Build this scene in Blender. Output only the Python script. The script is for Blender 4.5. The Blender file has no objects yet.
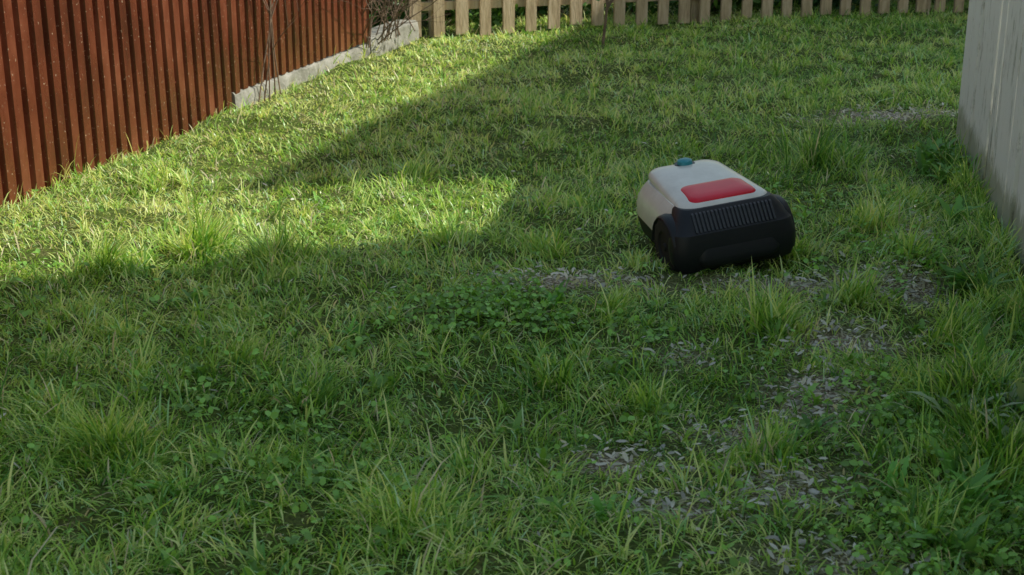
import bpy, bmesh, math, random
import numpy as np
from mathutils import Vector, Matrix
random.seed(4); R=np.random.default_rng(11)
S=bpy.context.scene
S.view_settings.view_transform='Standard'
try: S.view_settings.look='None'
except Exception: pass
S.view_settings.exposure=0
EL=math.radians(42); TE=math.tan(EL)

# ---------------------------------------------------------------- helpers
def new_mat(name):
    m=bpy.data.materials.new(name); m.use_nodes=True
    return m,m.node_tree.nodes,m.node_tree.links,m.node_tree.nodes['Principled BSDF']
def N(ns,t,**k):
    n=ns.new(t)
    for a,b in k.items():
        if a in n.inputs: n.inputs[a].default_value=b
        else: setattr(n,a,b)
    return n
def ramp(ns,stops):
    r=ns.new('ShaderNodeValToRGB'); e=r.color_ramp.elements
    while len(e)<len(stops): e.new(0.5)
    for i,(p,c) in enumerate(stops):
        e[i].position=p; e[i].color=(*c,1) if len(c)==3 else c
    return r
def noise_mat(name,stops,scale=8,rough=.6,detail=8,bump=.2,bscale=None,stretch=(1,1,1),metal=0,spec=None,bdist=.01,coat=0):
    m,ns,l,b=new_mat(name)
    tc=ns.new('ShaderNodeTexCoord'); mp=ns.new('ShaderNodeMapping'); mp.inputs['Scale'].default_value=stretch
    l.new(tc.outputs['Object'],mp.inputs['Vector'])
    n=N(ns,'ShaderNodeTexNoise'); n.inputs['Scale'].default_value=scale; n.inputs['Detail'].default_value=detail; n.inputs['Roughness'].default_value=.65
    l.new(mp.outputs[0],n.inputs['Vector'])
    r=ramp(ns,stops); l.new(n.outputs[0],r.inputs[0]); l.new(r.outputs[0],b.inputs['Base Color'])
    b.inputs['Roughness'].default_value=rough; b.inputs['Metallic'].default_value=metal
    if spec is not None: b.inputs['Specular IOR Level'].default_value=spec
    if coat: b.inputs['Coat Weight'].default_value=coat
    if bump:
        n2=N(ns,'ShaderNodeTexNoise'); n2.inputs['Scale'].default_value=bscale or scale*4; n2.inputs['Detail'].default_value=6
        l.new(mp.outputs[0],n2.inputs['Vector'])
        bp=ns.new('ShaderNodeBump'); bp.inputs['Strength'].default_value=bump; bp.inputs['Distance'].default_value=bdist
        l.new(n2.outputs[0],bp.inputs['Height']); l.new(bp.outputs[0],b.inputs['Normal'])
    return m
def link(o,parent=None):
    S.collection.objects.link(o)
    if parent: o.parent=parent
    return o
def empty(name,loc=(0,0,0)):
    e=bpy.data.objects.new(name,None); e.location=loc; e.empty_display_size=.2
    return link(e)
def bm_obj(name,bm,mat,parent=None,smooth=None):
    me=bpy.data.meshes.new(name); bm.normal_update(); bm.to_mesh(me); bm.free()
    if smooth is not None:
        me.polygons.foreach_set('use_smooth',[True]*len(me.polygons)); me.set_sharp_from_angle(angle=math.radians(smooth))
    o=bpy.data.objects.new(name,me); 
    if mat: me.materials.append(mat)
    return link(o,parent)
def add_box(bm,c,s,rotz=0,bev=0):
    M=Matrix.Translation(c)@Matrix.Rotation(rotz,4,'Z')@Matrix.Diagonal((*s,1))
    r=bmesh.ops.create_cube(bm,size=1,matrix=M)
    if bev:
        es=list({e for v in r['verts'] for e in v.link_edges})
        bmesh.ops.bevel(bm,geom=es,offset=bev,segments=2,affect='EDGES',profile=.5)
def np_mesh(name,verts,loops,starts,totals,mat,cols=None,smooth=False):
    me=bpy.data.meshes.new(name)
    me.vertices.add(len(verts)); me.vertices.foreach_set('co',verts.astype(np.float32).ravel())
    me.loops.add(len(loops)); me.loops.foreach_set('vertex_index',loops.astype(np.int32))
    me.polygons.add(len(starts)); me.polygons.foreach_set('loop_start',starts.astype(np.int32))
    try: me.polygons.foreach_set('loop_total',totals.astype(np.int32))
    except Exception: pass
    if smooth: me.polygons.foreach_set('use_smooth',np.ones(len(starts),bool))
    if cols is not None:
        ca=me.color_attributes.new('Col','FLOAT_COLOR','POINT')
        c4=np.ones((len(verts),4),np.float32); c4[:,:3]=cols
        ca.data.foreach_set('color',c4.ravel())
    me.update(calc_edges=True)
    me.materials.append(mat)
    return link(bpy.data.objects.new(name,me))
_g={}
def vnoise(x,y,scale,seed):
    if seed not in _g: _g[seed]=np.random.default_rng(seed).random((256,256))
    g=_g[seed]; u=np.asarray(x)*scale+1000.3; v=np.asarray(y)*scale+1000.7
    i=np.floor(u).astype(int); j=np.floor(v).astype(int); a=u-i; b=v-j
    a=a*a*(3-2*a); b=b*b*(3-2*b)
    G=lambda p,q: g[p%256,q%256]
    return (G(i,j)*(1-a)+G(i+1,j)*a)*(1-b)+(G(i,j+1)*(1-a)+G(i+1,j+1)*a)*b
def H(x,y):
    x=np.asarray(x,float); y=np.asarray(y,float)
    near=np.exp(-(np.hypot(x,y-6)/14)**4)
    return ((vnoise(x,y,1.3,1)-.5)*.06+(vnoise(x,y,4,2)-.5)*.034+(vnoise(x,y,11,3)-.5)*.014)*near

# ---------------------------------------------------------------- layout (metres)
LFX=lambda y:-2.02+.299*(y-5.437)        # red metal fence line
RFX=lambda y:1.724+.189*(y-4.564)        # white board fence line
R_END=6.745
BF0=Vector((-.70,9.94,0)); BF1=Vector((3.456,11.34,0))
MX,MY=.690,4.80
BARE=[(.18,4.40,.24,.10,.9),(1.98,7.15,.38,.16,1.0),(.57,3.26,.14,.08,.7),(.255,3.06,.13,.07,.8),(.37,2.80,.14,.07,.7),
      (.81,3.45,.14,.20,.75),(1.22,4.42,.20,.14,.8),(.95,3.9,.18,.12,.65),(.62,2.95,.13,.12,.7),(.7,2.6,.18,.08,.6),(.95,4.40,.32,.09,.65),
      (1.45,5.0,.12,.2,.6),(.48,3.75,.12,.08,.5)]
TALL=[(-1.10,4.80,.10,2.1),(-1.34,4.55,.12,1.5),(-.80,4.70,.14,1.2),(-.25,4.92,.12,1.1),(.10,4.78,.10,1.2),(.80,3.95,.10,1.7),(1.08,4.27,.09,1.5),
      (.60,3.08,.10,1.3),(1.18,3.45,.16,1.6),(1.15,3.05,.2,1.7),(1.35,6.2,.2,1.2),(-.5,3.4,.14,.6),(.1,3.6,.12,.7),(-.95,3.1,.12,1.0),(.9,2.7,.12,1.1),(-.2,2.7,.12,.8),
      (.42,4.60,.06,.8),(.98,4.72,.08,1.2),(1.3,5.0,.12,1.4),(-1.5,5.9,.1,1.0),(.3,5.4,.15,.6),(-.4,5.9,.12,.6),(.2,6.6,.15,.5),
      (-.75,3.7,.08,.8),(-.1,3.05,.07,.9),(.35,3.45,.07,1.0),(-1.15,3.9,.1,.8),(.3,4.1,.07,.9),(1.5,4.2,.12,1.6),(1.3,3.9,.1,1.4),(1.55,5.4,.12,1.4),(1.35,4.65,.08,1.3)]
def bare(x,y):
    d=np.zeros_like(x)
    for a,b,rx,ry,s in BARE:
        d=np.maximum(d,s*np.exp(-(((x-a)/rx)**2+((y-b)/ry)**2)**1.0))
    return d*(.15+1.5*vnoise(x,y,19,7))
def tall(x,y):
    d=np.zeros_like(x)
    for a,b,r,s in TALL: d=np.maximum(d,s*np.exp(-(((x-a)**2+(y-b)**2)/r**2)))
    wl=np.where(y<R_END,np.exp(-((RFX(y)-x)/.12)**2)*1.9*vnoise(x,y,5,12),0)
    ll=np.exp(-((x-LFX(y))/.05)**2)*.8
    return np.maximum(np.maximum(d,wl),ll)

# ---------------------------------------------------------------- ground
def ground_mat():
    m,ns,l,b=new_mat('soil_and_thatch')
    tc=ns.new('ShaderNodeTexCoord')
    n=N(ns,'ShaderNodeTexNoise'); n.inputs['Scale'].default_value=9; n.inputs['Detail'].default_value=10; n.inputs['Roughness'].default_value=.7
    l.new(tc.outputs['Object'],n.inputs['Vector'])
    r=ramp(ns,[(.3,(.045,.075,.015)),(.5,(.08,.12,.025)),(.62,(.13,.14,.05)),(.8,(.20,.19,.10))]); l.new(n.outputs[0],r.inputs[0])
    v=N(ns,'ShaderNodeTexNoise'); v.inputs['Scale'].default_value=110; v.inputs['Detail'].default_value=5
    l.new(tc.outputs['Object'],v.inputs['Vector'])
    rd=ramp(ns,[(.35,(.18,.14,.095)),(.55,(.36,.31,.23)),(.66,(.66,.63,.55))]); l.new(v.outputs[0],rd.inputs[0])
    at=ns.new('ShaderNodeAttribute'); at.attribute_name='Col'
    md=ns.new('ShaderNodeMix'); md.data_type='RGBA'; l.new(at.outputs['Fac'],md.inputs[0]); l.new(r.outputs[0],md.inputs[6]); l.new(rd.outputs[0],md.inputs[7])
    r2=ramp(ns,[(.35,(.6,.6,.6)),(.7,(1.4,1.4,1.35))]); l.new(v.outputs[0],r2.inputs[0])
    mx=ns.new('ShaderNodeMix'); mx.data_type='RGBA'; mx.blend_type='MULTIPLY'; mx.inputs[0].default_value=1
    l.new(md.outputs[2],mx.inputs[6]); l.new(r2.outputs[0],mx.inputs[7]); l.new(mx.outputs[2],b.inputs['Base Color'])
    b.inputs['Roughness'].default_value=.95; b.inputs['Specular IOR Level'].default_value=.15
    bp=ns.new('ShaderNodeBump'); bp.inputs['Strength'].default_value=.8; bp.inputs['Distance'].default_value=.01
    l.new(v.outputs[0],bp.inputs['Height']); l.new(bp.outputs[0],b.inputs['Normal'])
    return m
def axis(lo,hi,step,far,c):
    a=list(np.arange(lo,hi+1e-6,step)); s=step
    while a[-1]<far: s*=1.35; a.append(a[-1]+s)
    s=step
    while a[0]>-far: s*=1.35; a.insert(0,a[0]-s)
    return np.array(a)
gx=axis(-3,5,.04,400,0); gy=axis(1,12.5,.04,400,0)
X,Y=np.meshgrid(gx,gy); nx,ny=len(gx),len(gy)
V=np.stack([X.ravel(),Y.ravel(),H(X,Y).ravel()],1)
i,j=np.meshgrid(np.arange(nx-1),np.arange(ny-1)); a=(j*nx+i).ravel()
F=np.stack([a,a+1,a+nx+1,a+nx],1)
gc=np.clip(bare(X.ravel(),Y.ravel())*1.4,0,1)[:,None]*np.ones(3)
np_mesh('ground',V,F.ravel(),np.arange(len(F))*4,np.full(len(F),4),ground_mat(),gc,smooth=True)

# ---------------------------------------------------------------- foliage materials
def leaf_mat(name,trans=.4,rough=.5,tint=(1.3,1.2,.6)):
    m,ns,l,b=new_mat(name)
    a=ns.new('ShaderNodeAttribute'); a.attribute_name='Col'
    l.new(a.outputs['Color'],b.inputs['Base Color']); b.inputs['Roughness'].default_value=rough
    b.inputs['Specular IOR Level'].default_value=.5
    t=ns.new('ShaderNodeBsdfTranslucent')
    mx=ns.new('ShaderNodeMix'); mx.data_type='RGBA'; mx.blend_type='MULTIPLY'; mx.inputs[0].default_value=1; mx.inputs[7].default_value=(*tint,1)
    l.new(a.outputs['Color'],mx.inputs[6]); l.new(mx.outputs[2],t.inputs['Color'])
    ms=ns.new('ShaderNodeMixShader'); ms.inputs[0].default_value=trans
    l.new(b.outputs[0],ms.inputs[1]); l.new(t.outputs[0],ms.inputs[2])
    l.new(ms.outputs[0],ns['Material Output'].inputs['Surface'])
    return m
GM=leaf_mat('grass_blades',.44,.32,(1.3,1.08,.85))

# ---------------------------------------------------------------- grass
def inside(x,y):
    ok=(x>LFX(y)+.02)&((y>R_END+.03)|(x<RFX(y)-.03))
    by=BF0.y+(x-BF0.x)*(BF1.y-BF0.y)/(BF1.x-BF0.x)
    return ok&(y<by+1.6)
def sample(n,x0,x1,y0,y1):
    x=R.uniform(x0,x1,n); y=R.uniform(y0,y1,n); k=inside(x,y); return x[k],y[k]
xs=[];ys=[]
for (x0,x1,y0,y1,dens) in [(-2.6,1.6,2.0,3.2,15000),(-2.6,1.8,3.2,4.4,13500),(-2.4,2.0,4.4,6.0,10500),(-2.0,3.3,6.0,8.0,7500),(-1.4,4.2,8.0,13,5000)]:
    x,y=sample(int(dens*(x1-x0)*(y1-y0)),x0,x1,y0,y1); xs.append(x); ys.append(y)
for a,b,r,s in TALL:
    n=int(290*s*(r/.1)); x=R.normal(a,r*.45,n); y=R.normal(b,r*.45,n); k=inside(x,y); xs.append(x[k]); ys.append(y[k])
nt=2900; tx=R.uniform(-2.4,3.5,nt); ty=2+9*R.random(nt)**1.4; k=inside(tx,ty); tx=tx[k]; ty=ty[k]
kk=np.repeat(np.arange(len(tx)),15); tus_x=tx[kk]+R.normal(0,.010,len(kk)); tus_y=ty[kk]+R.normal(0,.010,len(kk)); ntus=len(kk)
x=np.concatenate(xs); y=np.concatenate(ys)
dens=.33+.85*vnoise(x,y,7,5)*vnoise(x,y,2.1,6)*2
keep=R.random(len(x))<np.clip(dens,0,1)*np.clip(1-bare(x,y)*1.2,0.08,1)
x=x[keep];y=y[keep]
istus=np.concatenate([np.zeros(len(x),bool),np.ones(ntus,bool)])
tusr=np.concatenate([np.zeros(len(x)),(R.uniform(.5,1.8,len(tx))[kk])])
x=np.concatenate([x,tus_x]); y=np.concatenate([y,tus_y]); n=len(x)
T=tall(x,y); B=np.clip(bare(x,y),0,1)
lit_pale=np.clip(1-(x-LFX(y))/2.6,0,1)**1.2*np.clip((y-3.4)/1.5,0,1)      # shorter blades, with sunlight painted in as paler colour, towards the metal fence
cl=vnoise(x,y,5,21)*.45+vnoise(x,y,14,22)*.55
L=(.020+.095*cl**2.1)*R.uniform(.5,1.5,n)*(1+T)
L=np.where(istus,.06*tusr*R.uniform(.5,1.3,n)*(1+.5*T),L)
L*=1-.30*lit_pale*(T<.4)
lng=R.random(n)<.035; L=np.where(lng,np.maximum(L,.05)*R.uniform(1.3,2.1,n),L)
L*=1-.55*B
c12,s12=math.cos(math.radians(14)),math.sin(math.radians(14))
dx=x-MX; dy=y-MY; lx=dx*c12+dy*s12; ly=-dx*s12+dy*c12
L=np.where((abs(lx)<.21)&(ly>-.25)&(ly<.27),np.minimum(L,.03),L)
W=R.uniform(.0021,.0052,n)*(1+.25*T)*(1+np.clip(y-5,0,5)*.10)*np.where(lng|istus,1.2,1)
swirl=vnoise(x,y,2.6,31)*4*math.pi+vnoise(x,y,9,33)*5
az=np.where(istus,R.uniform(0,6.283,n),swirl+R.normal(0,1.2,n))
ph0=np.where(istus|(T>.5),np.abs(R.normal(.35,.35,n)),np.abs(R.normal(.75,.42,n))); ph1=R.uniform(.4,1.9,n)*(1-.35*np.clip(T,0,1))
dirx=np.cos(az); diry=np.sin(az)
tw=R.normal(0,.5,n); px=-np.sin(az+tw); py=np.cos(az+tw)
ts=[0,.36,.72,1.0]
cx=x.copy(); cy=y.copy(); cz=H(x,y)-.002
rows=[]; prev=0
for k,t in enumerate(ts):
    if k:
        d=(t-prev)*L; ph=ph0+ph1*((t+prev)/2)
        cx=cx+dirx*np.sin(ph)*d; cy=cy+diry*np.sin(ph)*d; cz=cz+np.cos(ph)*d
    prev=t
    w=W*[.8,1,.75,0][k]*.5
    if k<3:
        rows.append(np.stack([cx-px*w,cy-py*w,cz],1)); rows.append(np.stack([cx+px*w,cy+py*w,cz],1))
    else: rows.append(np.stack([cx,cy,cz],1))
V=np.stack(rows,1).reshape(-1,3)
base=np.arange(n)[:,None]*7
lp=np.concatenate([base+np.array([[0,1,3,2]]),base+np.array([[2,3,5,4]]),base+np.array([[4,5,6]])],1)
st=(np.arange(n)[:,None]*11+np.array([[0,4,8]])).ravel(); tt=np.tile([4,4,3],n)
c_dark=np.array([.085,.25,.025]); c_mid=np.array([.37,.66,.09]); c_lite=np.array([.84,.95,.38]); c_straw=np.array([.85,.78,.54])
f=np.clip(vnoise(x,y,1.6,41)*.38+vnoise(x,y,8,42)*.45+R.normal(0,.32,n)+.07+.30*lit_pale,0,1)[:,None]
col=np.where(f<.5,c_dark+(c_mid-c_dark)*f*2,c_mid+(c_lite-c_mid)*(f-.5)*2)
bl=(R.random(n)<.12)[:,None]; col=np.where(bl,col*np.array([.75,.95,1.5]),col)
st_=(R.random(n)<.035+.15*B+.09*lit_pale)[:,None]; col=np.where(st_,c_straw*R.uniform(.6,1.1,(n,1)),col)
cols=np.repeat(np.clip(col,0,.95),7,0)
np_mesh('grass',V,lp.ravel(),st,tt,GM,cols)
print('blades',n)

# ---------------------------------------------------------------- broad leaves
def leaves(name,P,size,ndir,col,mat,elong=1.0,parent=None,fold=.15):
    n=len(P); nd=ndir/np.linalg.norm(ndir,axis=1,keepdims=True)
    r=R.normal(size=(n,3)); u=np.cross(nd,r); u/=np.linalg.norm(u,axis=1,keepdims=True); v=np.cross(nd,u)
    s=size[:,None]; pts=[]
    for a,b,c in [(-1,0,0),(-.45,.62,fold),(.35,.7,fold),(1,0,0),(.35,-.7,fold),(-.45,-.62,fold)]:
        pts.append(P+u*s*a*elong+v*s*b+nd*s*c)
    V=np.stack(pts,1).reshape(-1,3); base=np.arange(n)[:,None]*6
    lp=np.concatenate([base+np.array([[0,1,2,3]]),base+np.array([[0,3,4,5]])],1)[:, [0,3,2,1,4,7,6,5]]
    o=np_mesh(name,V,lp.ravel(),np.arange(2*n)*4,np.full(2*n,4),mat,np.repeat(col,6,0))
    if parent: o.parent=parent
    return o
CM=leaf_mat('clover_leaf',.35,.42)
px_=[];py_=[]
for a,b,r,n_ in [(-.04,4.08,.20,300),(-.25,4.0,.2,110),(.9,2.65,.25,300),(1.0,3.3,.25,230),(.3,3.8,.25,90),(1.2,5.3,.3,120),(-.7,3.2,.3,110),(-.3,2.9,.3,110),(1.3,4.6,.25,120),(1.15,2.85,.2,200)]:
    px_.append(R.normal(a,r*.6,n_)); py_.append(R.normal(b,r*.6,n_))
px_.append(R.uniform(-2,1.6,700)); py_.append(R.uniform(2.2,5.5,700))
cx=np.concatenate(px_); cy=np.concatenate(py_); k=inside(cx,cy)&~((abs(cx-MX)<.26)&(abs(cy-MY)<.32)); cx=cx[k];cy=cy[k]
n=len(cx); cz=H(cx,cy)+R.uniform(.02,.055,n); a0=R.uniform(0,6.28,n); sz=R.uniform(.005,.0125,n)
P=[];D=[];Sz=[]
for q in range(3):
    an=a0+q*2.094
    P.append(np.stack([cx+np.cos(an)*sz*.95,cy+np.sin(an)*sz*.95,cz],1)); D.append(np.stack([np.cos(an)*.35,np.sin(an)*.35,np.ones(n)],1)+R.normal(0,.4,(n,3))); Sz.append(sz)
P=np.concatenate(P);D=np.concatenate(D);Sz=np.concatenate(Sz)
cc=np.array([.23,.46,.09])*R.uniform(.5,1.6,(len(P),1))
leaves('clover',P,Sz,D,cc,CM)
dxs=[];dys=[]
for a,b,rx,ry,s in BARE:
    m_=int(170*s*(rx*ry/.02)**.6); dxs.append(R.normal(a,rx*.7,m_)); dys.append(R.normal(b,ry*.7,m_))
dxs.append(R.uniform(-1.8,1.6,260)); dys.append(R.uniform(2.3,7,260))
dxx=np.concatenate(dxs); dyy=np.concatenate(dys); k=inside(dxx,dyy)&~((abs(dxx-MX)<.26)&(abs(dyy-MY)<.32)); dxx=dxx[k];dyy=dyy[k]; n=len(dxx)
P=np.stack([dxx,dyy,H(dxx,dyy)+R.uniform(.008,.035,n)],1)
leaves('leaf_litter',P,R.uniform(.003,.008,n),R.normal(0,.35,(n,3))+np.array([0,0,1]),np.array([.85,.83,.76])*R.uniform(.45,1.05,(n,1)),CM,2.2)

def rosette(name,loc,nl,L0,col,seed,w0=.013):
    rr=np.random.default_rng(seed); bm=bmesh.new()
    cl=bm.verts.layers.float_color.new('Col')
    for q in range(nl):
        az=rr.uniform(0,6.28); L=L0*rr.uniform(.55,1.1); ph=rr.uniform(.1,.8); dph=rr.uniform(.5,1.4); w=w0*rr.uniform(.7,1.2)
        p=np.array([loc[0]+rr.normal(0,.012),loc[1]+rr.normal(0,.012),loc[2]]); d=np.array([math.cos(az),math.sin(az)]); s=np.array([-d[1],d[0]])
        prev=None; c=np.array(col)*rr.uniform(1.5,3.3)
        for t in range(9):
            f=t/8; wt=w*math.sin(math.pi*min(1,.12+f*.88))**.8*(1+.25*(-1)**t)
            row=[]
            for sg,up in ((-1,.35),(0,0),(1,.35)):
                v=bm.verts.new((p[0]+s[0]*sg*wt,p[1]+s[1]*sg*wt,p[2]+up*wt)); v[cl]=(*c,1); row.append(v)
            if prev:
                bm.faces.new((prev[0],prev[1],row[1],row[0])); bm.faces.new((prev[1],prev[2],row[2],row[1]))
            prev=row; a=ph+dph*f
            p=p+np.array([d[0]*math.sin(a),d[1]*math.sin(a),math.cos(a)])*L/8
    return bm_obj(name,bm,CM,smooth=60)
WL=[(1.20,3.42,16,.17,(.11,.19,.08)),(1.12,3.25,18,.16,(.15,.2,.12)),(1.22,3.08,16,.18,(.14,.19,.11)),(1.02,2.95,14,.14,(.10,.2,.05)),(1.28,3.30,14,.17,(.15,.2,.12)),
        (1.30,3.7,12,.15,(.07,.17,.04)),(.75,3.25,9,.10,(.07,.17,.04)),(-.45,3.9,10,.08,(.07,.18,.03)),(.12,4.15,10,.09,(.07,.18,.03)),(-.75,2.85,10,.08,(.08,.19,.03)),
        (.92,2.62,14,.12,(.09,.19,.05)),(1.45,4.4,12,.13,(.06,.14,.03)),(.2,2.75,9,.08,(.07,.18,.03)),(-1.0,4.2,9,.08,(.07,.17,.03)),(1.0,2.8,14,.13,(.08,.2,.04)),(.85,2.9,10,.1,(.08,.2,.04))]
wr=random.Random(77)
for q in range(46):
    a=wr.uniform(-1.5,1.5); b=2.35+3.2*wr.random()**1.3
    if bool(inside(np.array([a]),np.array([b]))[0]) and not(abs(a-MX)<.35 and abs(b-MY)<.45): WL.append((a,b,wr.randint(5,11),wr.uniform(.05,.095),(.09,.18,.035)))
for q in range(12):
    b=wr.uniform(3.2,6.5); WL.append((RFX(b)-wr.uniform(.07,.22),b,wr.randint(8,14),wr.uniform(.10,.17),(.07,.16,.035)))
for q,(a,b,nl,L0,col) in enumerate(WL):
    rosette('weed_plant',(a,b,float(H(a,b))),nl,L0,col,100+q,.013 if L0>.1 else .008)

# gravel
bm=bmesh.new()
gm=noise_mat('gravel_stone',[(.3,(.30,.28,.24)),(.55,(.52,.5,.45)),(.75,(.74,.72,.67))],scale=14,rough=.85,bump=.3)
rr=random.Random(5)
for a,b,rx,ry,s in BARE:
    for q in range(int(900*rx*ry/.0225*s*.12)+6):
        xx=rr.gauss(a,rx*.65); yy=rr.gauss(b,ry*.65)
        if not bool(inside(np.array([xx]),np.array([yy]))[0]): continue
        sc=rr.choice([.002,.003,.003,.004,.005,.008])*rr.uniform(.8,1.3)
        M=Matrix.Translation((xx,yy,float(H(xx,yy))+sc*.3))@Matrix.Rotation(rr.uniform(0,6),4,'Z')@Matrix.Rotation(rr.uniform(-.6,.6),4,'X')@Matrix.Diagonal((sc*rr.uniform(.8,1.6),sc,sc*.6,1))
        r=bmesh.ops.create_icosphere(bm,subdivisions=1,radius=1,matrix=M)
        for v in r['verts']: v.co+=Vector((rr.gauss(0,1),rr.gauss(0,1),rr.gauss(0,1)))*sc*.15
bm_obj('gravel',bm,gm)

# ---------------------------------------------------------------- red corrugated metal fence
def red_mat():
    m,ns,l,b=new_mat('red_brown_painted_metal')
    tc=ns.new('ShaderNodeTexCoord'); n=N(ns,'ShaderNodeTexNoise'); n.inputs['Scale'].default_value=3.5; n.inputs['Detail'].default_value=10; n.inputs['Roughness'].default_value=.65
    mp=ns.new('ShaderNodeMapping'); mp.inputs['Scale'].default_value=(1,1,.45); l.new(tc.outputs['Object'],mp.inputs[0]); l.new(mp.outputs[0],n.inputs['Vector'])
    r=ramp(ns,[(.32,(.075,.020,.012)),(.5,(.15,.036,.018)),(.68,(.27,.085,.045))]); l.new(n.outputs[0],r.inputs[0])
    v=N(ns,'ShaderNodeTexNoise'); v.inputs['Scale'].default_value=85; v.inputs['Detail'].default_value=2; l.new(tc.outputs['Object'],v.inputs['Vector'])
    r2=ramp(ns,[(.68,(0,0,0)),(.74,(1,1,1))]); l.new(v.outputs[0],r2.inputs[0])
    mx=ns.new('ShaderNodeMix'); mx.data_type='RGBA'; l.new(r2.outputs[0],mx.inputs[0]); l.new(r.outputs[0],mx.inputs[6]); mx.inputs[7].default_value=(.45,.32,.24,1)
    l.new(mx.outputs[2],b.inputs['Base Color'])
    r3=ramp(ns,[(.3,(.20,)*3),(.7,(.38,)*3)]); l.new(n.outputs[0],r3.inputs[0]); l.new(r3.outputs[0],b.inputs['Roughness'])
    b.inputs['Metallic'].default_value=.15; b.inputs['Specular IOR Level'].default_value=.8
    bp=ns.new('ShaderNodeBump'); bp.inputs['Strength'].default_value=.3; bp.inputs['Distance'].default_value=.015
    l.new(n.outputs[0],bp.inputs['Height']); l.new(bp.outputs[0],b.inputs['Normal'])
    return m
RM=red_mat()
fdir=Vector((.299,1,0)).normalized(); fn=Vector((fdir.y,-fdir.x,0)); PL0=7.31; FE=9.08
fence=empty('red_metal_fence')
def fpt(s,off=0,z=0):
    p=Vector((-2.02,5.437,0))+fdir*s+fn*off; p.z=z; return p
s_pl=(PL0-5.437)*Vector((.299,1)).length; s_end=(FE-5.437)*Vector((.299,1)).length; s_c=(9.9-5.437)*Vector((.299,1)).length
PI=.0925
s0=-3.6; sheet=PI*12; q=0
prof=[(0,0),(.012,0),(.020,.022),(.0725,.022),(.0805,0)]
s=s0
bm=bmesh.new()
while s<s_end-.05:
    e=min(s+sheet,s_end); rr=random.Random(q); dz=rr.uniform(-.008,.008); off=.003*(q%2); t=s; ring=[]
    lean=rr.uniform(-.012,.012)
    while t<e+.03:
        for a,d in prof: ring.append((t+a,d))
        t+=PI
    prev=None
    for ss,d in ring:
        if ss>e+.022: break
        zb=.10 if ss>s_pl+.02 else -.01
        lo=bm.verts.new(fpt(ss,d+off,zb+dz)); mi=bm.verts.new(fpt(ss,d+off+lean,.9)); hi=bm.verts.new(fpt(ss,d+off,1.85+dz))
        if prev: bm.faces.new((prev[0],lo,mi,prev[1])); bm.faces.new((prev[1],mi,hi,prev[2]))
        prev=(lo,mi,hi)
    s+=sheet; q+=1
o=bm_obj('corrugated_sheets',bm,RM,fence)
sm=o.modifiers.new('s','SOLIDIFY'); sm.thickness=.0015; sm.offset=-1
bm=bmesh.new()
t=s0
while t<s_end:
    for zz in (.25,.95,1.65):
        for k in range(4):
            ss=t+.006+k*PI*3
            if ss<s_end:
                p=fpt(ss,.004,zz); bmesh.ops.create_cone(bm,cap_ends=True,segments=6,radius1=.006,radius2=.005,depth=.008,matrix=Matrix.Translation(p)@fn.to_track_quat('Z','Y').to_matrix().to_4x4())
    t+=sheet
bm_obj('screws',bm,RM,fence)
steel=noise_mat('dark_steel',[(.3,(.08,.03,.02)),(.7,(.14,.05,.03))],scale=6,rough=.5)
bm=bmesh.new(); rz=math.atan2(fdir.y,fdir.x)
t=s0+.1
while t<s_end: add_box(bm,fpt(t,-.055,.92),(.06,.06,1.84),rz); t+=2.3
for zz in (.35,1.6): add_box(bm,fpt((s0+s_end)/2,-.016,zz),(s_end-s0,.010,.04),rz)
add_box(bm,fpt((s0+s_end)/2,.004,1.865),(s_end-s0,.06,.025),rz)
bm_obj('posts_and_rails',bm,steel,fence)
con=noise_mat('concrete',[(.25,(.12,.12,.09)),(.5,(.27,.265,.235)),(.75,(.42,.41,.38))],scale=7,rough=.9,bump=.7,bscale=30,bdist=.02)
bm=bmesh.new()
def slab(sa,sb,h,o0,o1):
    n=int((sb-sa)/.06)+2; rr=random.Random(int(sa*100)); prev=None
    for i in range(n):
        ss=sa+(sb-sa)*i/(n-1); j=lambda m:rr.uniform(-m,m)
        ring=[fpt(ss,o0,-.05),fpt(ss,o1+j(.006),-.05),fpt(ss,o1+j(.008),h*.5),fpt(ss,o1-.006+j(.006),h-.012+j(.006)),fpt(ss,o1-.02,h+j(.004)),fpt(ss,o0,h)]
        vs=[bm.verts.new(p) for p in ring]
        if prev:
            for a in range(6): bm.faces.new((prev[a],prev[(a+1)%6],vs[(a+1)%6],vs[a]))
        else: bm.faces.new(vs)
        prev=vs
    bm.faces.new(list(reversed(prev)))
slab(s_pl,s_pl+1.05,.10,-.12,.035); slab(s_pl+1.055,s_end-.004,.092,-.12,.032); slab(s_end,s_c,.13,-.12,.04)
bmesh.ops.recalc_face_normals(bm,faces=bm.faces)
bm_obj('concrete_plinth',bm,con,smooth=40)

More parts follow.
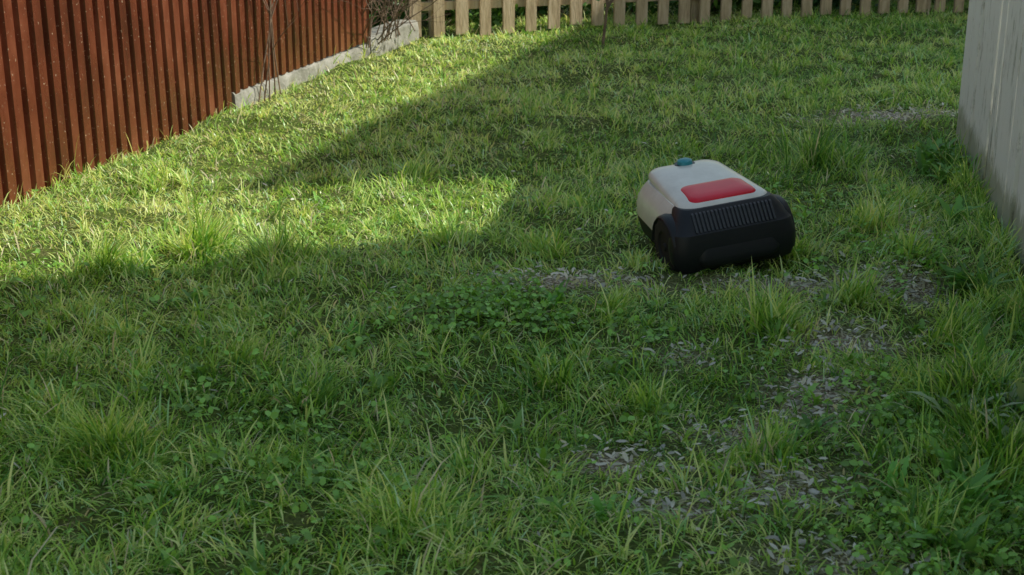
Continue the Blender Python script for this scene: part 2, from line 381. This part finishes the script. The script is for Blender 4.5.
# ---------------------------------------------------------------- white board fence (right)
def white_mat():
    m,ns,l,b=new_mat('weathered_white_paint')
    tc=ns.new('ShaderNodeTexCoord'); mp=ns.new('ShaderNodeMapping'); mp.inputs['Scale'].default_value=(3,3,.9); l.new(tc.outputs['Object'],mp.inputs[0])
    n=N(ns,'ShaderNodeTexNoise'); n.inputs['Scale'].default_value=3.2; n.inputs['Detail'].default_value=14; n.inputs['Roughness'].default_value=.78; l.new(mp.outputs[0],n.inputs['Vector'])
    r=ramp(ns,[(.36,(.34,.33,.28)),(.41,(.66,.65,.60)),(.46,(.94,.93,.89)),(.8,(.97,.965,.93))]); l.new(n.outputs[0],r.inputs[0])
    sp=ns.new('ShaderNodeSeparateXYZ'); l.new(tc.outputs['Object'],sp.inputs[0])
    n2=N(ns,'ShaderNodeTexNoise'); n2.inputs['Scale'].default_value=14; n2.inputs['Detail'].default_value=8; n2.inputs['Roughness'].default_value=.7; l.new(mp.outputs[0],n2.inputs['Vector'])
    ad=ns.new('ShaderNodeMath'); ad.operation='MULTIPLY_ADD'; ad.inputs[1].default_value=-.25; l.new(n2.outputs[0],ad.inputs[0]); l.new(sp.outputs['Z'],ad.inputs[2])
    r2=ramp(ns,[(0,(.45,.47,.36)),(.06,(1,1,1))]); l.new(ad.outputs[0],r2.inputs[0])
    mx=ns.new('ShaderNodeMix'); mx.data_type='RGBA'; mx.blend_type='MULTIPLY'; mx.inputs[0].default_value=.9
    l.new(r.outputs[0],mx.inputs[6]); l.new(r2.outputs[0],mx.inputs[7]); l.new(mx.outputs[2],b.inputs['Base Color'])
    b.inputs['Roughness'].default_value=.6
    bp=ns.new('ShaderNodeBump'); bp.inputs['Strength'].default_value=1; bp.inputs['Distance'].default_value=.015
    l.new(n.outputs[0],bp.inputs['Height']); l.new(bp.outputs[0],b.inputs['Normal'])
    return m
WM=white_mat()
wf=empty('white_board_fence'); rdir=Vector((.189,1,0)).normalized(); rn=Vector((-rdir.y,rdir.x,0)); rz=math.atan2(rdir.y,rdir.x)
rl=(R_END-.6)*Vector((.189,1)).length
FH=1.94*TE+.02
def rpt(s,off,z):
    p=Vector((RFX(R_END),R_END,0))-rdir*s+rn*off; p.z=z; return p
bm=bmesh.new(); s=0; rr=random.Random(9)
while s<rl:
    w=rr.choice([.15,.17,.18,.2]); h=FH+rr.uniform(-.012,.012); z0=rr.uniform(-.02,.03)
    add_box(bm,rpt(s+w/2,-.012+rr.uniform(-.008,.008),(h+z0)/2),(w-.008,.024,h-z0),rz+rr.uniform(-.04,.04),.003); s+=w
bm_obj('boards',bm,WM,wf)
bm=bmesh.new()
for zz in (.3,FH-.3): add_box(bm,rpt(rl/2,-.055,zz),(rl-.02,.035,.07),rz,.003)
t=.06
while t<rl: add_box(bm,rpt(t,-.12,FH/2-.03),(.09,.09,FH-.05),rz,.004); t+=1.9
bm_obj('rails_and_posts',bm,WM,wf)

# ---------------------------------------------------------------- picket fence (back)
pk=noise_mat('raw_picket_wood',[(.3,(.34,.24,.15)),(.5,(.54,.41,.27)),(.75,(.7,.56,.42))],scale=5,rough=.8,bump=.4,stretch=(6,6,1))
pf=empty('picket_fence'); bd=(BF1-BF0).normalized(); bn=Vector((bd.y,-bd.x,0)); rz=math.atan2(bd.y,bd.x)
bl_=(BF1-BF0).length+2.5
bm=bmesh.new(); t=.03; rr=random.Random(3)
while t<bl_:
    w=rr.uniform(.078,.09); h=.95+rr.uniform(-.015,.015); c=BF0+bd*t; a=rz+rr.uniform(-.03,.03); tilt=rr.uniform(-.012,.012)
    pts=[(-w/2,.01),(w/2,.01),(w/2,h-.05),(0,h),(-w/2,h-.05)]
    M=Matrix.Translation(c+Vector((0,0,float(H(c.x,c.y)))))@Matrix.Rotation(a,4,'Z')@Matrix.Rotation(tilt,4,'Y')
    f=[bm.verts.new(M@Vector((p,-.011,z))) for p,z in pts]; g=[bm.verts.new(M@Vector((p,.011,z))) for p,z in pts]
    bm.faces.new(f); bm.faces.new(list(reversed(g)))
    for i in range(5): bm.faces.new((f[(i+1)%5],f[i],g[i],g[(i+1)%5]))
    t+=.17+rr.uniform(-.006,.006)
bmesh.ops.recalc_face_normals(bm,faces=bm.faces)
bm_obj('pickets',bm,pk,pf)
bm=bmesh.new(); mid=BF0+bd*bl_/2-bn*.032
for zz in (.21,.75): add_box(bm,mid+Vector((0,0,zz)),(bl_,.035,.06),rz,.003)
t=.2
while t<bl_: add_box(bm,BF0+bd*t-bn*.09+Vector((0,0,.45)),(.08,.08,.95),rz,.004); t+=2
bm_obj('rails_and_posts',bm,pk,pf)

# ---------------------------------------------------------------- shrubs behind the fence
BMt=leaf_mat('shrub_leaf',.35,.4)
wood=noise_mat('twig_bark',[(.3,(.12,.08,.055)),(.7,(.26,.18,.13))],scale=20,rough=.85,bump=.3)
def twig(bm,p,d,L,r,depth,rr,wob=.12):
    n=5; prev=None; pts=[p]
    dd=d.normalized()
    for i in range(n):
        dd=(dd+Vector((rr.gauss(0,wob),rr.gauss(0,wob),rr.gauss(.02,.1)))).normalized(); pts.append(pts[-1]+dd*L/n)
    for i,q in enumerate(pts):
        rad=r*(1-.75*i/n); a=(pts[min(i+1,n)]-pts[max(i-1,0)]).to_track_quat('Z','Y').to_matrix()
        ring=[bm.verts.new(q+a@Vector((math.cos(k*math.tau/5)*rad,math.sin(k*math.tau/5)*rad,0))) for k in range(5)]
        if prev:
            for k in range(5): bm.faces.new((prev[k],prev[(k+1)%5],ring[(k+1)%5],ring[k]))
        prev=ring
    if depth:
        for k in range(rr.randint(2,4)):
            i=rr.randint(1,n-1); sd=(dd+Vector((rr.gauss(0,.7),rr.gauss(0,.7),rr.gauss(.2,.5)))).normalized()
            twig(bm,pts[i],sd,L*rr.uniform(.4,.65),r*.6,depth-1,rr)
def shrub(x,y,rx,ry,h,nl,seed,tone):
    e=empty('shrub',(0,0,0)); rr=random.Random(seed); bm=bmesh.new()
    for k in range(9): twig(bm,Vector((x+rr.gauss(0,.05),y+rr.gauss(0,.05),0)),Vector((rr.gauss(0,.6),rr.gauss(0,.6),1)),h*.8,.012,2,rr)
    bm_obj('branches',bm,wood,e)
    nc=26; C=np.stack([x+R.uniform(-.75,.75,nc)*rx,y+R.uniform(-.75,.75,nc)*ry,R.uniform(.04,.85,nc)*h],1)
    k=R.integers(0,nc,nl); P=C[k]+R.normal(0,1,(nl,3))*np.array([rx,ry,h*.6])*.2; P[:,2]=np.abs(P[:,2])+.02
    D=R.normal(0,.6,(nl,3))+np.array([0,-.2,.7])
    col=np.array(tone)*R.uniform(.8,2.6,(nl,1))*(.6+.8*R.random(nc)[k][:,None])
    leaves('foliage',P,R.uniform(.012,.028,nl),D,col,BMt,1.5,e)
for q in range(9):
    a=BF0+bd*(q*.75-.3)-bn*R.uniform(.55,1.0)
    shrub(a.x,a.y,R.uniform(.4,.6),R.uniform(.3,.45),R.uniform(.6,1.5),4200,q,[(.05,.13,.03),(.07,.15,.03),(.04,.1,.03)][q%3])
for q,(a,b) in enumerate([(-1.6,10.8),(-2.3,9.8),(-1.9,12.0)]): shrub(a,b,.6,.5,1.6,4000,50+q,(.04,.10,.025))

rr=random.Random(8)
bm=bmesh.new()
for k in range(5):
    p=fpt(s_pl+.18+k*.07,.065,0); twig(bm,p,Vector((.05,.0,1))+Vector((rr.gauss(0,.06),rr.gauss(0,.12),0)),1.2,.0045,2,rr,.07)
bm_obj('climbing_plant',bm,wood)
bm=bmesh.new()
for k in range(26):
    p=fpt(s_end+.1+rr.gauss(0,.25),.03+rr.gauss(0,.03),.08); twig(bm,p,Vector((rr.gauss(0,.5)+.1,rr.gauss(-.2,.4),1)),.75,.0045,2,rr)
bm_obj('bare_shrub',bm,wood)
sp=empty('sapling'); bm=bmesh.new()
twig(bm,Vector((.60,9.45,0)),Vector((.02,0,1)),1.3,.011,2,rr,.05); bm_obj('stem',bm,wood,sp)
nl=160; P=np.stack([.6+R.normal(0,.12,nl),9.45+R.normal(0,.12,nl),R.uniform(.3,1.3,nl)],1)
leaves('leaves',P,R.uniform(.01,.018,nl),R.normal(0,.6,(nl,3))+np.array([0,0,.7]),np.array([.12,.25,.05])*R.uniform(.6,1.6,(nl,1)),BMt,1.5,sp)

# ---------------------------------------------------------------- neighbouring buildings (they shade the yard)
plaster=noise_mat('cream_plaster',[(.3,(.6,.57,.5)),(.7,(.7,.67,.6))],scale=3,rough=.9,bump=.3,bscale=60)
tiles=noise_mat('roof_tiles',[(.3,(.2,.07,.05)),(.7,(.3,.12,.08))],scale=6,rough=.8,bump=.5)
glassm,ns,l,b=new_mat('window_glass'); b.inputs['Base Color'].default_value=(.03,.04,.05,1); b.inputs['Roughness'].default_value=.08
trim=noise_mat('white_trim',[(.3,(.6,.6,.58)),(.7,(.75,.75,.73))],scale=5,rough=.5)
def building(name,P0,u,v,lu,lv,h,ridge,wallmat):
    e=empty(name); u=Vector((*u,0)).normalized(); v=Vector((*v,0)).normalized(); P0=Vector((*P0,0))
    pt=lambda a,b,z:P0+u*a+v*b+Vector((0,0,z))
    bm=bmesh.new(); i=.18
    A=[bm.verts.new(pt(a,b,0)) for a,b in((i,i),(lu-i,i),(lu-i,lv-i),(i,lv-i))]
    B=[bm.verts.new(pt(a,b,h-.1)) for a,b in((i,i),(lu-i,i),(lu-i,lv-i),(i,lv-i))]
    r0=bm.verts.new(pt(i,lv/2,ridge-.12)); r1=bm.verts.new(pt(lu-i,lv/2,ridge-.12))
    bm.faces.new((A[0],A[1],B[1],B[0])); bm.faces.new((A[2],A[3],B[3],B[2]))
    bm.faces.new((A[1],A[2],B[2],r1,B[1])); bm.faces.new((A[3],A[0],B[0],r0,B[3]))
    bmesh.ops.recalc_face_normals(bm,faces=bm.faces); bm_obj('walls',bm,wallmat,e)
    bm=bmesh.new()
    for b0,b1 in ((0,lv/2),(lv,lv/2)):
        vs=[bm.verts.new(pt(a,b,z+dz)) for dz in(0,-.1) for a,b,z in((0,b0,h),(lu,b0,h),(lu,b1,ridge),(0,b1,ridge))]
        for f in((0,1,2,3),(4,7,6,5),(0,4,5,1),(1,5,6,2),(2,6,7,3),(3,7,4,0)): bm.faces.new([vs[k] for k in f])
    bmesh.ops.recalc_face_normals(bm,faces=bm.faces); bm_obj('roof',bm,tiles,e)
    rz=math.atan2(u.y,u.x)
    for stz in ([1.0,3.9] if h>5 else [1.3]):
        a=1.0
        while a<lu-1.2:
            bm=bmesh.new(); add_box(bm,pt(a+.5,i-.01,stz+.6),(1.0,.06,1.2),rz,.004); bm_obj('window_frame',bm,trim,e)
            for k in(.27,.73):
                bm=bmesh.new(); add_box(bm,pt(a+k,i-.045,stz+.6),(.4,.02,1.06),rz); bm_obj('window_pane',bm,glassm,e)
            a+=2.3
    return e
building('plaster_house',(7.3,6.35),(.329,.944),(.998,.07),9.5,5,8.47*TE,8.47*TE+1.2,plaster)
building('garden_shed',(2.35,4.46),(.935,.355),(.355,-.935),2.8,4.6,4.8*TE,4.8*TE+.7,WM)

# ---------------------------------------------------------------- robotic lawn mower
mw=empty('robotic_lawn_mower',(MX,MY,-.002)); mw.rotation_euler=(0,math.radians(-6),math.radians(16)); mw.scale=(1.0,1.0,1.13)
def plastic(name,c,rough,bump=.05,c2=None,spec=.5,coat=0):
    c2=c2 or tuple(q*.85 for q in c)
    return noise_mat(name,[(.35,c2),(.65,c)],scale=9,rough=rough,bump=bump,bscale=300,bdist=.001,spec=spec,coat=coat)
WH=plastic('white_plastic',(.80,.775,.71),.3,c2=(.66,.635,.57),coat=.3); BK=plastic('black_plastic',(.012,.014,.018),.45,.3,spec=.35); BK2=plastic('black_rubber',(.012,.012,.012),.8,.4)
RD=plastic('red_gloss_plastic',(.80,.010,.035),.28,coat=.15,spec=.35); TL=plastic('teal_plastic',(.03,.3,.36),.35); DG=plastic('dark_grey_plastic',(.04,.045,.055),.4)
def rrect(hx,y0,y1,r,n=7,taper=0):
    cy=(y0+y1)/2; hy=(y1-y0)/2; r=min(r,hx*.98,hy*.98); pts=[]
    for cxs,cys,a0 in((1,1,0),(-1,1,90),(-1,-1,180),(1,-1,270)):
        for k in range(n):
            a=math.radians(a0+90*k/(n-1)); X=cxs*(hx-r)+r*math.cos(a); Y=cys*(hy-r)+r*math.sin(a)
            X*=1-taper*(Y+hy)/(2*hy); pts.append((X,cy+Y))
    return pts
def stack(name,rings,mat,smooth=35,slope=0,taper=0):
    bm=bmesh.new(); prev=None
    for rg in rings:
        z,hx,y0,y1,r=rg[:5]
        vs=[bm.verts.new((a,b,z+slope*b)) for a,b in rrect(hx,y0,y1,r,taper=taper)]
        if prev:
            for k in range(len(vs)): bm.faces.new((prev[k],prev[(k+1)%len(vs)],vs[(k+1)%len(vs)],vs[k]))
        else: bm.faces.new(list(reversed(vs)))
        prev=vs
    bm.faces.new(prev)
    return bm_obj(name,bm,mat,mw,smooth)
stack('chassis',[(.03,.17,-.2,.22,.05),(.045,.192,-.16,.25,.07),(.09,.208,-.14,.262,.08),(.115,.21,-.14,.262,.08),(.16,.16,-.12,.24,.05)],BK,taper=.16)
stack('hood_side_shell',[(.098,.208,-.13,.262,.085),(.104,.214,-.145,.27,.09),(.14,.214,-.155,.27,.09),(.165,.207,-.17,.262,.09),(.185,.196,-.186,.25,.09),(.2,.183,-.195,.238,.085),(.21,.172,-.198,.228,.08)],WH,slope=.02,taper=.18)
stack('hood_lid',[(.206,.171,-.2,.222,.06),(.213,.172,-.206,.222,.06),(.220,.169,-.205,.219,.06),(.227,.161,-.198,.210,.06),(.2325,.148,-.184,.194,.06),(.237,.13,-.164,.172,.055),(.240,.108,-.14,.146,.05),(.242,.08,-.11,.115,.04),(.2428,.045,-.07,.075,.03)],WH,slope=.085,taper=.22,smooth=60)
stack('lid_red_band',[(.220,.126,-.182,-.035,.032),(.2345,.124,-.180,-.037,.031),(.2405,.118,-.173,-.041,.029),(.2432,.109,-.161,-.046,.026),(.2440,.08,-.13,-.06,.02)],RD,slope=.085,taper=.08,smooth=60)
stack('stop_button_base',[(.222,.04,.13,.2,.03),(.240,.036,.134,.196,.03)],DG,slope=.085)
stack('stop_button',[(.238,.028,.14,.19,.024),(.250,.026,.142,.188,.024),(.254,.018,.15,.18,.018)],TL,slope=.085,smooth=50)
stack('tail_bumper',[(.018,.185,-.235,-.2,.03),(.03,.208,-.258,-.19,.04),(.065,.224,-.275,-.17,.05),(.105,.226,-.276,-.165,.055),(.145,.216,-.266,-.15,.055),(.152,.208,-.257,-.14,.05),(.182,.190,-.237,-.12,.05),(.200,.176,-.221,-.1,.045),(.208,.165,-.210,-.1,.04)],BK,smooth=30)
stack('bumper_lip',[(.040,.12,-.276,-.2,.03),(.052,.145,-.287,-.19,.035),(.072,.155,-.288,-.19,.035),(.105,.14,-.274,-.19,.03)],BK,smooth=60)
bm=bmesh.new()
for k in range(21):
    xx=-.140+k*.014; zt=.202; zb=.155
    yt=-.2225; yb=-.2575; vs=[]
    for o in(0,-.006):
        for sx,yy,zz in((-1,yb,zb),(1,yb,zb),(1,yt,zt),(-1,yt,zt)): vs.append(bm.verts.new((xx+sx*.0038,yy+o,zz+(-.004 if o else 0))))
    for f in((0,1,2,3),(4,7,6,5),(0,4,5,1),(1,5,6,2),(2,6,7,3),(3,7,4,0)): bm.faces.new([vs[j] for j in f])
bmesh.ops.recalc_face_normals(bm,faces=bm.faces); bm_obj('louvre_grille',bm,DG,mw)
for sx in(-1,1):
    bm=bmesh.new(); prev=None
    for k in range(15):
        a=math.radians(-25+k*205/14); row=[]
        for rad,xo in((.104,.165),(.110,.170),(.112,.195),(.108,.214),(.102,.220),(.097,.214),(.097,.165)):
            row.append(bm.verts.new((sx*xo,-.145-rad*math.cos(a),.088+rad*math.sin(a)*.9)))
        if prev:
            for j in range(7): bm.faces.new((prev[j],prev[(j+1)%7],row[(j+1)%7],row[j]))
        else: bm.faces.new(row)
        prev=row
    bm.faces.new(list(reversed(prev))); bmesh.ops.recalc_face_normals(bm,faces=bm.faces)
    bm_obj('wheel_fender',bm,BK,mw,40)
def wheel(name,x,y,r,w,mat):
    bm=bmesh.new(); nseg=48; rings=[]
    for xo,rf,lug in((-w/2,.55,0),(-w/2,.9,0),(-w*.42,1,1),(w*.42,1,1),(w/2,.9,0),(w/2,.55,0),(w*.35,.5,0),(w*.35,.15,0),(w*.5,.12,0)):
        ring=[]
        for k in range(nseg):
            a=k*math.tau/nseg; rad=r*rf*(1-(.07 if lug and (k//2)%2 else 0)); ring.append(bm.verts.new((x+xo*(1 if x>0 else -1),y+rad*math.cos(a),r+rad*math.sin(a))))
        rings.append(ring)
    for p,q in zip(rings,rings[1:]):
        for k in range(nseg): bm.faces.new((p[k],p[(k+1)%nseg],q[(k+1)%nseg],q[k]))
    bm.faces.new(rings[0]); bm.faces.new(rings[-1]); bmesh.ops.recalc_face_normals(bm,faces=bm.faces)
    bm_obj(name,bm,mat,mw,40)
for sx in(-1,1):
    wheel('drive_wheel',sx*.196,-.145,.090,.045,BK2); wheel('caster_wheel',sx*.12,.18,.045,.03,BK2)

# ---------------------------------------------------------------- light, sky, camera
az=Vector((1,.07)).normalized()
sd=Vector((az.x*math.cos(EL),az.y*math.cos(EL),math.sin(EL)))
ld=bpy.data.lights.new('sun','SUN'); ld.energy=5; ld.angle=math.radians(.5); ld.color=(1,.95,.80)
lo=bpy.data.objects.new('sun',ld); lo.rotation_euler=sd.to_track_quat('Z','Y').to_euler(); lo.location=(6,2,12); link(lo)
w=bpy.data.worlds.new('World'); S.world=w; w.use_nodes=True; ns=w.node_tree.nodes; sk=ns.new('ShaderNodeTexSky'); sk.sky_type='NISHITA'; sk.sun_disc=False
sk.sun_elevation=EL; sk.sun_rotation=math.atan2(az.x,az.y); sk.altitude=0; sk.dust_density=1.5; sk.air_density=2.2; sk.ozone_density=.2
w.node_tree.links.new(sk.outputs[0],ns['Background'].inputs[0]); ns['Background'].inputs[1].default_value=.125
cd=bpy.data.cameras.new('camera'); cd.lens=50; cd.sensor_width=36; cd.clip_end=2000; cd.clip_start=.05
cd.dof.use_dof=True; cd.dof.focus_distance=4.8; cd.dof.aperture_fstop=8
co=bpy.data.objects.new('camera',cd); co.location=(0,0,1.45); co.rotation_euler=(math.radians(90-18.25),0,0); link(co); S.camera=co
